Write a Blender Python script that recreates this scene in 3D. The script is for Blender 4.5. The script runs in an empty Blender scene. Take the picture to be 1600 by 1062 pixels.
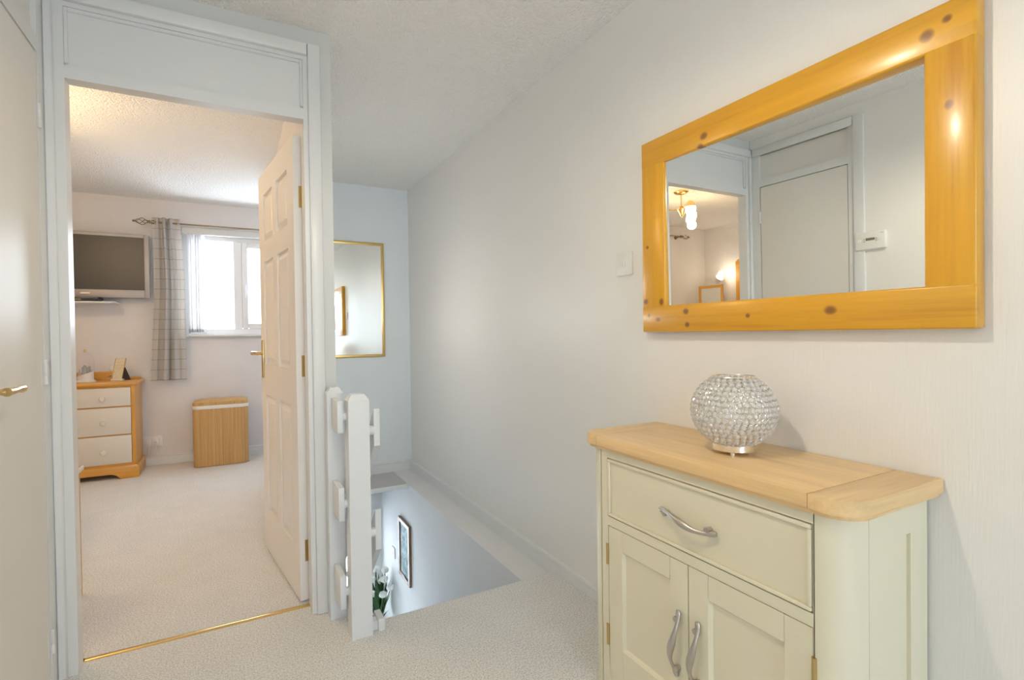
import bpy, bmesh, math, random
from mathutils import Vector, Matrix
R = math.radians
random.seed(7)
scene = bpy.context.scene
COL = scene.collection

# ------------------------------------------------------------------ camera
CAM_H = 1.125
yaw, pitch, roll = R(28.413), R(-0.7655), R(-0.758)
fw = Vector((math.sin(yaw)*math.cos(pitch), math.cos(yaw)*math.cos(pitch), math.sin(pitch)))
r0 = Vector((math.cos(yaw), -math.sin(yaw), 0)); u0 = r0.cross(fw)
rr = r0*math.cos(roll) + u0*math.sin(roll); uu = -r0*math.sin(roll) + u0*math.cos(roll)
cd = bpy.data.cameras.new('camera'); cam = bpy.data.objects.new('camera', cd); COL.objects.link(cam)
M = Matrix((rr, uu, -fw)).transposed().to_4x4(); M.translation = (0, 0, CAM_H); cam.matrix_world = M
cd.sensor_width = 36; cd.lens = 802.0/1600*36; cd.clip_start = .02
scene.camera = cam

# ------------------------------------------------------------------ light and exposure
SKY, LANDING_W, BED_W, TABLE_W, STAIR_FILL_W = 7.0, 12.5, 4.6, .8, 2.6
w = bpy.data.worlds.new('sky'); scene.world = w; w.use_nodes = True
bg = w.node_tree.nodes['Background']; bg.inputs[0].default_value = (.77, .885, 1.0, 1); bg.inputs[1].default_value = SKY
vs = scene.view_settings
vs.view_transform = 'Standard'; vs.look = 'None'; vs.gamma = 1.0; vs.exposure = 0.74; vs.use_curve_mapping = False
scene.cycles.use_denoising = True
scene.cycles.max_bounces = 14; scene.cycles.diffuse_bounces = 7; scene.cycles.glossy_bounces = 6
scene.cycles.transmission_bounces = 10; scene.cycles.transparent_max_bounces = 16
scene.cycles.sample_clamp_indirect = 6.0; scene.cycles.caustics_refractive = True
def portal(name, loc, rot, sx, sy):
    l = bpy.data.lights.new(name, 'AREA'); l.shape = 'RECTANGLE'; l.size = sx; l.size_y = sy
    l.cycles.is_portal = True
    o = bpy.data.objects.new(name, l); COL.objects.link(o); o.location = loc; o.rotation_euler = rot
portal('daylight_portal', (.30, 5.66, 1.6), (R(-90), 0, 0), 1.5, 1.0)
portal('daylight_portal', (.40, -3.51, 1.35), (R(90), 0, 0), 1.1, 1.6)
portal('daylight_portal', (.25, 3.355, -1.85), (0, R(-90), 0), 1.1, 1.2)
portal('daylight_portal', (.78, 4.92, -.95), (R(-90), 0, 0), .5, .9)

# ------------------------------------------------------------------ materials
MATS = {}
def nt(name):
    m = bpy.data.materials.new(name); m.use_nodes = True
    t = m.node_tree; b = t.nodes['Principled BSDF']; MATS[name] = m
    return m, t, b
def N(t, typ, **kw):
    n = t.nodes.new(typ)
    for k, v in kw.items():
        if k.startswith('i_'): n.inputs[int(k[2:])].default_value = v
        else: setattr(n, k, v)
    return n
def coords(t, scale, kind='Object'):
    tc = N(t, 'ShaderNodeTexCoord'); mp = N(t, 'ShaderNodeMapping'); mp.inputs['Scale'].default_value = scale
    t.links.new(tc.outputs[kind], mp.inputs[0]); return mp.outputs[0]
def noise(t, vec, scale, detail=3, rough=.5):
    n = N(t, 'ShaderNodeTexNoise'); n.inputs['Scale'].default_value = scale; n.inputs['Detail'].default_value = detail
    n.inputs['Roughness'].default_value = rough
    if vec: t.links.new(vec, n.inputs['Vector'])
    return n.outputs['Fac']
def ramp(t, fac, stops):
    r = N(t, 'ShaderNodeValToRGB'); e = r.color_ramp.elements
    while len(e) < len(stops): e.new(.5)
    for i, (p, c) in enumerate(stops): e[i].position = p; e[i].color = (*c, 1)
    t.links.new(fac, r.inputs[0]); return r.outputs[0]
def bump(t, b, h, strength, dist=.01):
    n = N(t, 'ShaderNodeBump'); n.inputs['Strength'].default_value = strength; n.inputs['Distance'].default_value = dist
    t.links.new(h, n.inputs['Height']); t.links.new(n.outputs[0], b.inputs['Normal'])
def plain(name, col, rough=.5, metal=0, spec=.5, **kw):
    m, t, b = nt(name)
    b.inputs['Base Color'].default_value = (*col, 1); b.inputs['Roughness'].default_value = rough
    b.inputs['Metallic'].default_value = metal; b.inputs['Specular IOR Level'].default_value = spec
    for k, v in kw.items(): b.inputs[k.replace('_', ' ')].default_value = v
    return m
def mottled(name, c1, c2, scale, rough, bstr=0, bscale=None, vecscale=(1, 1, 1), bdist=.005, detail=4, spec=.5):
    m, t, b = nt(name); v = coords(t, vecscale)
    f = noise(t, v, scale, detail); t.links.new(ramp(t, f, [(.3, c1), (.7, c2)]), b.inputs['Base Color'])
    b.inputs['Roughness'].default_value = rough; b.inputs['Specular IOR Level'].default_value = spec
    if bstr: bump(t, b, noise(t, v, bscale or scale, detail), bstr, bdist)
    return m
# setting
mottled('wallpaper', (.82, .81, .785), (.84, .83, .805), 9, .40, .22, 1, (200, 200, 14), .003, 4, .4)
mottled('bedroom_paint', (.73, .715, .72), (.76, .745, .75), 6, .75, .12, 240, (1, 1, 1), .003)
mottled('hall_paint', (.73, .735, .73), (.76, .765, .76), 5, .7, .1, 160, (1, 1, 1), .003)
mottled('wallpaper_daylit', (.77, .825, .845), (.79, .845, .865), 9, .45, .22, 1, (200, 200, 14), .003, 4, .4)  # landing wallpaper with cool daylight from downstairs tinted into its colour
def artex():
    m, t, b = nt('artex'); v = coords(t, (1, 1, 1))
    b.inputs['Base Color'].default_value = (.90, .89, .865, 1); b.inputs['Roughness'].default_value = .8
    a = noise(t, v, 62, 3, .6); vo = N(t, 'ShaderNodeTexVoronoi'); vo.inputs['Scale'].default_value = 95; t.links.new(v, vo.inputs['Vector'])
    mx = N(t, 'ShaderNodeMath', operation='SUBTRACT'); t.links.new(a, mx.inputs[0]); t.links.new(vo.outputs['Distance'], mx.inputs[1])
    bump(t, b, mx.outputs[0], .8, .008)
artex()
def carpet():
    m, t, b = nt('carpet'); v = coords(t, (1, 1, 1))
    f = noise(t, v, 170, 4, .75); g = noise(t, v, 7, 3)
    mx = N(t, 'ShaderNodeMath', operation='MULTIPLY_ADD'); t.links.new(g, mx.inputs[0]); mx.inputs[1].default_value = .05; t.links.new(f, mx.inputs[2])
    t.links.new(ramp(t, mx.outputs[0], [(.36, (.44, .425, .405)), (.51, (.765, .755, .735)), (.66, (.97, .96, .94))]), b.inputs['Base Color'])
    b.inputs['Roughness'].default_value = .95; b.inputs['Specular IOR Level'].default_value = .1
    b.inputs['Sheen Weight'].default_value = .2
    bump(t, b, noise(t, v, 190, 4, .75), .6, .008)
carpet()
plain('white_gloss', (.74, .752, .755), .32)
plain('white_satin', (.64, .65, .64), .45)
plain('white_bright', (.74, .765, .79), .32)
plain('door_white', (.86, .83, .80), .38)
plain('cupboard_paint', (.76, .745, .71), .36)
plain('cream_paint', (.76, .715, .55), .42)
plain('upvc', (.82, .83, .84), .3)
plain('white_plastic', (.80, .80, .78), .35)
plain('grey_plastic', (.45, .45, .44), .4)
plain('display', (.22, .19, .12), .2)
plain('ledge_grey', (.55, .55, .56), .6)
plain('brass', (.78, .56, .24), .22, 1)
plain('aged_brass', (.62, .45, .20), .3, 1)
plain('chrome', (.85, .84, .82), .12, 1)
plain('nickel', (.56, .52, .48), .33, 1)
plain('silver', (.92, .89, .83), .2, 1)
plain('mirror_glass', (.90, .93, .92), .0, 1)
plain('tv_bezel', (.40, .37, .355), .42, .15)
plain('tv_screen', (.045, .043, .043), .35)
plain('black_plastic', (.03, .03, .032), .25)
plain('white_fabric', (.78, .77, .77), .9)
plain('liner', (.80, .78, .74), .8)
plain('dark_wood', (.10, .055, .03), .4)
plain('pole_metal', (.30, .235, .15), .35, 1)
plain('gilt', (.80, .57, .22), .3, 1)
plain('leaf', (.028, .095, .025), .5)
plain('stem', (.06, .17, .04), .5)
plain('petal', (.80, .82, .76), .6)
plain('vase', (.05, .14, .06), .15)
plain('grey_card', (.35, .38, .42), .6)
plain('bulb_off', (.9, .88, .84), .3)
plain('frosted_glass', (.92, .95, .97), .5, Transmission_Weight=1.0)
def emit(name, col, s, base=(.9, .9, .9)):
    m = plain(name, base, .4); b = m.node_tree.nodes['Principled BSDF']
    b.inputs['Emission Color'].default_value = (*col, 1); b.inputs['Emission Strength'].default_value = s
emit('lit_glass', (1, .80, .52), 5)
emit('lit_spot', (1, .88, .68), 14)
emit('lit_globe', (1, .86, .66), 6)
def opal():
    m, t, b = nt('opal_shade'); t.nodes.remove(b); out = t.nodes['Material Output']
    d = N(t, 'ShaderNodeBsdfDiffuse'); tr = N(t, 'ShaderNodeBsdfTranslucent'); mx = N(t, 'ShaderNodeMixShader'); mx.inputs[0].default_value = .62
    d.inputs[0].default_value = tr.inputs[0].default_value = (.93, .91, .87, 1)
    t.links.new(d.outputs[0], mx.inputs[1]); t.links.new(tr.outputs[0], mx.inputs[2]); t.links.new(mx.outputs[0], out.inputs[0])
opal()
def glass(name, tint=(1, 1, 1), thin=True, ior=1.5):
    m, t, b = nt(name)
    if thin:
        t.nodes.remove(b); out = t.nodes['Material Output']
        tr = N(t, 'ShaderNodeBsdfTransparent'); tr.inputs[0].default_value = (*tint, 1)
        gl = N(t, 'ShaderNodeBsdfGlossy'); gl.inputs['Roughness'].default_value = .02
        lw = N(t, 'ShaderNodeLayerWeight'); pw = N(t, 'ShaderNodeMath', operation='POWER'); t.links.new(lw.outputs['Facing'], pw.inputs[0]); pw.inputs[1].default_value = 4
        fr = N(t, 'ShaderNodeMath', operation='MULTIPLY_ADD'); t.links.new(pw.outputs[0], fr.inputs[0]); fr.inputs[1].default_value = .35; fr.inputs[2].default_value = .04
        mx = N(t, 'ShaderNodeMixShader'); t.links.new(fr.outputs[0], mx.inputs[0]); t.links.new(tr.outputs[0], mx.inputs[1]); t.links.new(gl.outputs[0], mx.inputs[2])
        t.links.new(mx.outputs[0], out.inputs[0])
    else:
        b.inputs['Base Color'].default_value = (*tint, 1); b.inputs['Roughness'].default_value = 0
        b.inputs['Transmission Weight'].default_value = .62; b.inputs['IOR'].default_value = ior
glass('pane_glass'); glass('crystal', (1, .99, .97), False, 1.55)
def wood(name, light, dark, axis, grain=1.0, rough=.35, knots=(), kcol=(.16, .05, .015), coat=.3, ring=9):
    """procedural timber: grain stretched along axis; knots = (a, b, radius) on the two axes (ax0, ax1)"""
    m, t, b = nt(name)
    sc = [26*grain]*3; sc[axis] = 1.6*grain
    v = coords(t, tuple(sc)); n1 = noise(t, v, 1.0, 5, .6)
    sc2 = [120*grain]*3; sc2[axis] = 3
    n2 = noise(t, coords(t, tuple(sc2)), 1.0, 3, .5)
    ad = N(t, 'ShaderNodeMath', operation='MULTIPLY_ADD'); t.links.new(n2, ad.inputs[0]); ad.inputs[1].default_value = .35; t.links.new(n1, ad.inputs[2])
    col = ramp(t, ad.outputs[0], [(.42, dark), (.62, light), (.85, tuple(min(1, c*1.12) for c in light))])
    tc = N(t, 'ShaderNodeTexCoord'); sx = N(t, 'ShaderNodeSeparateXYZ'); t.links.new(tc.outputs['Object'], sx.inputs[0])
    for (a, av, c, cv, ra, rc) in knots:        # axis index, value, axis index, value, radii
        def term(ax, val, rad):
            s = N(t, 'ShaderNodeMath', operation='SUBTRACT'); t.links.new(sx.outputs[ax], s.inputs[0]); s.inputs[1].default_value = val
            d = N(t, 'ShaderNodeMath', operation='DIVIDE'); t.links.new(s.outputs[0], d.inputs[0]); d.inputs[1].default_value = rad
            q = N(t, 'ShaderNodeMath', operation='MULTIPLY'); t.links.new(d.outputs[0], q.inputs[0]); t.links.new(d.outputs[0], q.inputs[1]); return q.outputs[0]
        su = N(t, 'ShaderNodeMath', operation='ADD'); t.links.new(term(a, av, ra), su.inputs[0]); t.links.new(term(c, cv, rc), su.inputs[1])
        mr = N(t, 'ShaderNodeMapRange'); mr.interpolation_type = 'SMOOTHSTEP'; t.links.new(su.outputs[0], mr.inputs[0])
        mr.inputs[1].default_value = .05; mr.inputs[2].default_value = 2.0; mr.inputs[3].default_value = .85; mr.inputs[4].default_value = 0
        mx = N(t, 'ShaderNodeMix', data_type='RGBA'); t.links.new(mr.outputs[0], mx.inputs['Factor']); t.links.new(col, mx.inputs['A']); mx.inputs['B'].default_value = (*kcol, 1)
        col = mx.outputs['Result']
    t.links.new(col, b.inputs['Base Color']); b.inputs['Roughness'].default_value = rough
    b.inputs['Coat Weight'].default_value = coat; b.inputs['Coat Roughness'].default_value = .18
    bump(t, b, ad.outputs[0], .06, .003)
    return m
PL, PD = (.66, .33, .016), (.54, .235, .010)
BL, BD = (.66, .33, .05), (.52, .22, .028)
wood('pine_x', BL, BD, 0); wood('pine_y', BL, BD, 1); wood('pine_z', BL, BD, 2)
wood('oak_y', (.76, .53, .265), (.67, .45, .20), 1, 1.6, .4, coat=.15)
wood('oak_x', (.76, .53, .265), (.68, .46, .21), 0, 1.6, .4, coat=.15)
wood('frame_wood', (.22, .11, .05), (.13, .06, .025), 2, 1.2, .4)
def bamboo():
    m, t, b = nt('bamboo'); v = coords(t, (150, 150, 2))
    wv = noise(t, v, 1.0, 2); v2 = coords(t, (1, 1, 1)); wz = N(t, 'ShaderNodeTexWave'); wz.inputs['Scale'].default_value = 42; wz.bands_direction = 'X'; wz.inputs['Distortion'].default_value = .3
    t.links.new(v2, wz.inputs['Vector'])
    mu = N(t, 'ShaderNodeMath', operation='MULTIPLY_ADD'); t.links.new(wz.outputs['Fac'], mu.inputs[0]); mu.inputs[1].default_value = .25; t.links.new(wv, mu.inputs[2])
    t.links.new(ramp(t, mu.outputs[0], [(.35, (.46, .26, .085)), (.85, (.66, .42, .17))]), b.inputs['Base Color'])
    b.inputs['Roughness'].default_value = .45; bump(t, b, wz.outputs['Fac'], .5, .003)
bamboo()
def curtain_mat():
    m, t, b = nt('curtain_cloth'); v = coords(t, (1, 1, 1))
    sx = N(t, 'ShaderNodeSeparateXYZ'); t.links.new(v, sx.inputs[0])
    mo = N(t, 'ShaderNodeMath', operation='MODULO'); t.links.new(sx.outputs[2], mo.inputs[0]); mo.inputs[1].default_value = .088
    lt = N(t, 'ShaderNodeMath', operation='LESS_THAN'); t.links.new(mo.outputs[0], lt.inputs[0]); lt.inputs[1].default_value = .005
    mx = N(t, 'ShaderNodeMix', data_type='RGBA'); t.links.new(lt.outputs[0], mx.inputs['Factor'])
    mx.inputs['A'].default_value = (.77, .745, .715, 1); mx.inputs['B'].default_value = (.48, .485, .49, 1)
    t.links.new(mx.outputs['Result'], b.inputs['Base Color']); b.inputs['Roughness'].default_value = .85
    bump(t, b, noise(t, coords(t, (300, 300, 300)), 1, 2), .1, .002)
curtain_mat()
def printed(name, base, ink, axis, scale):
    m, t, b = nt(name); v = coords(t, (1, 1, 1)); wz = N(t, 'ShaderNodeTexWave'); wz.bands_direction = axis; wz.inputs['Scale'].default_value = scale
    t.links.new(v, wz.inputs['Vector']); n = noise(t, v, 160, 2)
    mu = N(t, 'ShaderNodeMath', operation='MULTIPLY'); t.links.new(wz.outputs['Fac'], mu.inputs[0]); t.links.new(n, mu.inputs[1])
    t.links.new(ramp(t, mu.outputs[0], [(.36, base), (.5, ink)]), b.inputs['Base Color']); b.inputs['Roughness'].default_value = .5
printed('plaque_print', (.78, .74, .55), (.50, .45, .28), 'Z', 24)
def scenic():
    m, t, b = nt('scenic_print'); v = coords(t, (1, 1, 1)); n = noise(t, v, 16, 6, .65)
    t.links.new(ramp(t, n, [(.34, (.06, .11, .12)), (.46, (.16, .27, .30)), (.55, (.34, .47, .50)), (.70, (.55, .66, .70))]), b.inputs['Base Color']); b.inputs['Roughness'].default_value = .6
scenic()

# ------------------------------------------------------------------ mesh helpers
class MB:
    def __init__(s): s.bm = bmesh.new()
    def box(s, x0, x1, y0, y1, z0, z1, bev=0, seg=1):
        vs_ = [s.bm.verts.new((x, y, z)) for x in (x0, x1) for y in (y0, y1) for z in (z0, z1)]
        fs = [s.bm.faces.new([vs_[i] for i in f]) for f in ((0, 1, 3, 2), (4, 6, 7, 5), (0, 4, 5, 1), (2, 3, 7, 6), (0, 2, 6, 4), (1, 5, 7, 3))]
        if bev:
            ed = list({e for f in fs for e in f.edges})
            bmesh.ops.bevel(s.bm, geom=ed, offset=bev, segments=seg, affect='EDGES', profile=.5)
        return s
    def prism(s, poly, h0, h1, axis='z', bev=0):
        """poly: 2D points; extruded along axis between h0 and h1. 2D axes: z->(x,y), y->(x,z), x->(y,z)"""
        def P(a, b, h): return {'z': (a, b, h), 'y': (a, h, b), 'x': (h, a, b)}[axis]
        lo = [s.bm.verts.new(P(a, b, h0)) for a, b in poly]; hi = [s.bm.verts.new(P(a, b, h1)) for a, b in poly]
        n = len(poly); fs = [s.bm.faces.new(lo[::-1]), s.bm.faces.new(hi)]
        for i in range(n): fs.append(s.bm.faces.new((lo[i], lo[(i+1) % n], hi[(i+1) % n], hi[i])))
        if bev:
            ed = list({e for f in fs[:2] for e in f.edges})
            bmesh.ops.bevel(s.bm, geom=ed, offset=bev, segments=2, affect='EDGES', profile=.5)
        return s
    def lathe(s, prof, c=(0, 0, 0), seg=24, axis='z', cap=True):
        """prof: (radius, height) pairs along axis"""
        rings = []
        for (r_, h) in prof:
            ring = []
            for k in range(seg):
                a = 2*math.pi*k/seg; p = (r_*math.cos(a), r_*math.sin(a), h)
                p = {'z': p, 'x': (p[2], p[0], p[1]), 'y': (p[0], p[2], p[1])}[axis]
                ring.append(s.bm.verts.new((p[0]+c[0], p[1]+c[1], p[2]+c[2])))
            rings.append(ring)
        for a, b in zip(rings, rings[1:]):
            for k in range(seg): s.bm.faces.new((a[k], a[(k+1) % seg], b[(k+1) % seg], b[k]))
        if cap:
            s.bm.faces.new(rings[0][::-1]); s.bm.faces.new(rings[-1])
        return s
    def tube(s, pts, rad, seg=8, flat=1.0, up=(0, 0, 1), cap=True):
        pts = [Vector(p) for p in pts]; n = len(pts)
        rad = rad if isinstance(rad, (list, tuple)) else [rad]*n
        rings = []
        for i, p in enumerate(pts):
            d = (pts[min(i+1, n-1)]-pts[max(i-1, 0)]).normalized(); u = Vector(up)
            if abs(d.dot(u)) > .98: u = Vector((1, 0, 0)) if abs(d.x) < .9 else Vector((0, 1, 0))
            a = d.cross(u).normalized(); b = a.cross(d).normalized()
            rings.append([s.bm.verts.new(p + a*rad[i]*math.cos(2*math.pi*k/seg) + b*rad[i]*flat*math.sin(2*math.pi*k/seg)) for k in range(seg)])
        for a, b in zip(rings, rings[1:]):
            for k in range(seg): s.bm.faces.new((a[k], a[(k+1) % seg], b[(k+1) % seg], b[k]))
        if cap: s.bm.faces.new(rings[0][::-1]); s.bm.faces.new(rings[-1])
        return s
    def ball(s, c, rx, ry=None, rz=None, u=12, v=8):
        ry = ry or rx; rz = rz or rx
        g = bmesh.ops.create_uvsphere(s.bm, u_segments=u, v_segments=v, radius=1)
        for q in g['verts']: q.co = Vector((q.co.x*rx+c[0], q.co.y*ry+c[1], q.co.z*rz+c[2]))
        return s
    def mesh(s, name, mat, smooth=None, off=(0, 0, 0)):
        bmesh.ops.recalc_face_normals(s.bm, faces=s.bm.faces)
        if off != (0, 0, 0):
            for v in s.bm.verts: v.co -= Vector(off)
        me = bpy.data.meshes.new(name); s.bm.to_mesh(me); s.bm.free()
        me.materials.append(MATS[mat])
        if smooth:
            me.polygons.foreach_set('use_smooth', [True]*len(me.polygons))
            try: me.set_sharp_from_angle(angle=R(smooth))
            except Exception: pass
        return me
def tag(o, label=None, cat=None, group=None, kind=None):
    if label: o['label'] = label
    if cat: o['category'] = cat
    if group: o['group'] = group
    if kind: o['kind'] = kind
    return o
def thing(name, loc, label, cat, group=None, rz=0):
    o = bpy.data.objects.new(name, None); COL.objects.link(o); o.location = loc; o.rotation_euler = (0, 0, rz)
    o.empty_display_size = .05
    return tag(o, label, cat, group)
def obj(name, mb, mat, parent=None, smooth=40, local=False, origin=None):
    """mb holds world coordinates unless local=True; they are rewritten relative to the (unrotated) parent chain"""
    off = (0, 0, 0)
    if not local:
        p = parent; v = Vector((0, 0, 0))
        while p is not None: v += p.location; p = p.parent
        if parent is None and origin: v = Vector(origin)
        off = tuple(v)
    o = bpy.data.objects.new(name, mb.mesh(name, mat, smooth, off)); COL.objects.link(o)
    if parent is not None: o.parent = parent
    elif origin and not local: o.location = origin
    return o
def solo(name, mb, mat, label, cat, origin, group=None, smooth=40):
    return tag(obj(name, mb, mat, None, smooth, origin=origin), label, cat, group)
def struct(name, mb, mat, label, cat=None, smooth=None, parent=None):
    o = obj(name, mb, mat, parent, smooth)
    if parent is None: tag(o, label, cat or name.split('_')[0], None, 'structure')
    return o
def structroot(name, loc, label, cat):
    return tag(thing(name, loc, label, cat), kind='structure')
def copies(root, loc, label=None):
    c = root.copy(); COL.objects.link(c); c.location = loc
    if label: c['label'] = label
    for ch in list(root.children):
        d = ch.copy(); COL.objects.link(d); d.parent = c
        for g in list(ch.children):
            e = g.copy(); COL.objects.link(e); e.parent = d
    return c

# ------------------------------------------------------------------ the setting
H = 2.35; XR = 1.325; XL = -.53; YD = 2.20; YB = -3.40; YE = 4.29; EDGE = 2.04; LZ = -.03
# floors
m = MB(); m.box(-.63, XR+.1, YB-.1, EDGE-.02, -.22, 0); m.box(-.63, .44, EDGE-.02, 2.30, -.22, 0)
m.tube([(.40, EDGE-.02, -.022), (XR, EDGE-.02, -.022)], .022, 12)
struct('floor', m, 'carpet', 'beige speckled carpet of the landing, ending at the stairs', 'floor', 40)
m = MB(); m.box(-3.05, .366, 2.28, YE+.1, -.22, 0); m.box(-3.05, XR, YE+.1, 5.6, -.22, 0)
struct('floor_bedroom', m, 'carpet', 'beige carpet of the bedroom beyond the brass threshold strip', 'floor')
struct('ceiling', MB().box(-.63, XR+.1, YB-.1, YE+.1, H, H+.1), 'artex', 'off-white stippled ceiling over landing and stairs', 'ceiling')
struct('ceiling_bedroom', MB().box(-3.05, .366, 2.26, 5.6, H-.002, H+.1).box(.366, XR+.1, YE+.1, 5.6, H-.002, H+.1), 'artex', 'off-white stippled bedroom ceiling seen through the doorway', 'ceiling')
# landing walls
struct('wall_right', MB().box(XR, XR+.1, YB-.1, YE+.1, LZ, H), 'wallpaper', 'off-white textured wallpaper wall carrying the pine mirror', 'wall')
struct('wall_stair_end', MB().box(.366, XR, YE, YE+.1, LZ, H), 'wallpaper_daylit', 'pale wall at the far end of the stairwell behind the gilt mirror', 'wall')
m = MB(); m.box(XL-.1, XL, YB-.1, 1.555, 0, H); m.box(XL-.1, XL-.045, 1.555, 2.2, 0, H); m.box(XL-.1, XL, 1.555, 2.2, 2.29, H)
struct('wall_left', m, 'wallpaper', 'off-white wallpaper wall carrying the thermostat beside the cupboard door', 'wall')
m = MB(); m.box(.30, .366, YD+.004, 2.3, 0, H); m.box(XL, .30, YD+.004, 2.3, 2.28, H); m.box(XL-.1, XL, 2.2, 2.26, 0, H)
struct('wall_bedroom_door', m, 'white_satin', 'white wall framing the bedroom doorway', 'wall')
m = MB(); m.box(-.63, XR, YB-.1, YB, 0, .55); m.box(-.63, XR, YB-.1, YB, 2.15, H); m.box(-.63, -.15, YB-.1, YB, .55, 2.15); m.box(.95, XR, YB-.1, YB, .55, 2.15)
struct('wall_back', m, 'wallpaper', 'off-white landing wall with a window, opposite the stairs', 'wall')
wb = structroot('window_2', (.4, YB-.05, .55), 'white framed landing window opposite the stairs', 'window')
m = MB()
for x in (-.15, .375, .90): m.box(x, x+.05, YB-.08, YB-.03, .55, 2.15)
for z in (.55, 2.10): m.box(-.15, .95, YB-.08, YB-.03, z, z+.05)
obj('window_frame', m, 'upvc', wb, None)
for a, b_ in ((-.10, .375), (.425, .90)): obj('pane', MB().box(a, b_, YB-.06, YB-.055, .60, 2.10), 'pane_glass', wb, None)
# bedroom walls
struct('wall_bedroom_right', MB().box(.27, .366, 2.3, YE+.1, 0, H).box(.366, XR, YE+.1, YE+.2, 0, H).box(XR, XR+.1, YE+.1, 5.6, 0, H), 'bedroom_paint', 'grey bedroom wall hidden behind the open panelled door', 'wall')
WX0, WX1, WZ0, WZ1 = -.41, 1.02, 1.15, 2.06
m = MB(); m.box(-2.05, WX0, 5.5, 5.66, 0, H); m.box(WX1, XR+.1, 5.5, 5.66, 0, H); m.box(WX0, WX1, 5.5, 5.66, 0, WZ0); m.box(WX0, WX1, 5.5, 5.66, WZ1, H)
struct('wall_bedroom_far', m, 'bedroom_paint', 'grey bedroom wall carrying the television and the window', 'wall')
struct('wall_bedroom_left', MB().box(-3.05, -2.95, 2.2, 4.6, 0, H), 'bedroom_paint', 'grey bedroom wall behind the bed and tallboy', 'wall')
struct('wall_bedroom_alcove', MB().box(-2.95, -2.0, 4.5, 4.6, 0, H).box(-2.05, -1.95, 4.6, 5.6, 0, H), 'bedroom_paint', 'grey bedroom wall projecting into the corner beside the curtain pole end', 'wall')
struct('wall_bedroom_near', MB().box(-3.05, XL-.1, 2.2, 2.26, 0, H), 'bedroom_paint', 'grey bedroom wall on the inner side of the doorway', 'wall')
# stairwell below the landing
struct('wall_stair_right', MB().box(1.16, XR+.1, EDGE-.02, 4.85, -2.6, LZ), 'hall_paint', 'grey stairwell wall below landing level with a flat ledge on top', 'wall')
struct('wall_stair_left', MB().box(.27, .366, 4.65, 4.85, -2.6, -.22).box(.27, .366, EDGE-.02, 2.75, -2.6, -.22).box(.27, .366, 3.96, 4.65, -2.6, -1.3).box(.27, .366, 2.75, 4.65, -1.3, -.22).box(.27, .366, 2.75, 4.65, -2.6, -2.4), 'hall_paint', 'grey wall under the bedroom on the open side of the stairs', 'wall')
struct('wall_stair_under', MB().box(.27, 1.16, EDGE-.12, EDGE-.02, -2.6, -.22), 'hall_paint', 'grey wall under the landing edge', 'wall')
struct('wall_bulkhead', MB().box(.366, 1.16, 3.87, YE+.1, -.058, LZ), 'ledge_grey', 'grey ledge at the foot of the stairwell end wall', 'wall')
struct('trim_1', MB().box(.366, 1.16, 3.852, 3.872, -.06, LZ+.003, .004), 'white_gloss', 'white bead along the edge of the stairwell ledge', 'trim')
m = MB(); m.box(.366, 1.16, 4.72, 4.85, -2.6, -1.45); m.box(.366, .53, 4.72, 4.85, -1.45, -.22); m.box(1.0, 1.16, 4.72, 4.85, -1.45, -.22); m.box(.53, 1.0, 4.72, 4.85, -.5, -.22)
m.box(.366, 1.16, YE+.1, 4.85, -.22, -.12)
struct('wall_hall_end', m, 'hall_paint', 'grey hall wall at the bottom of the stairs', 'wall')
wd = structroot('window_3', (.765, 4.76, -1.45), 'frosted hall window at the bottom of the stairs', 'window')
m = MB()
for x in (.53, .95): m.box(x, x+.05, 4.74, 4.79, -1.45, -.5)
for z in (-1.45, -1.04, -.55): m.box(.53, 1.0, 4.74, 4.79, z, z+.05)
obj('window_frame', m, 'upvc', wd, None)
obj('pane', MB().box(.58, .95, 4.76, 4.765, -1.0, -.55), 'pane_glass', wd, None)
obj('pane', MB().box(.58, .95, 4.76, 4.765, -1.4, -1.04), 'pane_glass', wd, None)
wf = structroot('window_4', (.32, 3.08, -2.4), 'white framed hall glazing beside the foot of the stairs', 'window')
m = MB()
for y in (2.75, 3.33, 3.91): m.box(.30, .35, y, y+.05, -2.4, -1.3)
for z in (-2.4, -1.35): m.box(.30, .35, 2.75, 3.96, z, z+.05)
obj('window_frame', m, 'upvc', wf, None)
for y in (2.80, 3.38): obj('pane', MB().box(.32, .325, y, y+.53, -2.35, -1.35), 'pane_glass', wf, None)
struct('floor_hall', MB().box(.27, XR, EDGE-.12, 4.85, -2.7, -2.6), 'carpet', 'carpeted hall floor at the bottom of the stairs', 'floor')
st = structroot('stairs_1', (.80, EDGE, -2.6), 'carpeted stairs leading down from the landing', 'stairs')
for k in range(12):
    z = -.2*(k+1); y0 = EDGE-.02+.205*k
    if y0+.21 > 4.6: break
    obj('step', MB().box(.366, 1.16, y0, y0+.235, z-.2, z, .012, 2), 'carpet', st, 40)
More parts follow.
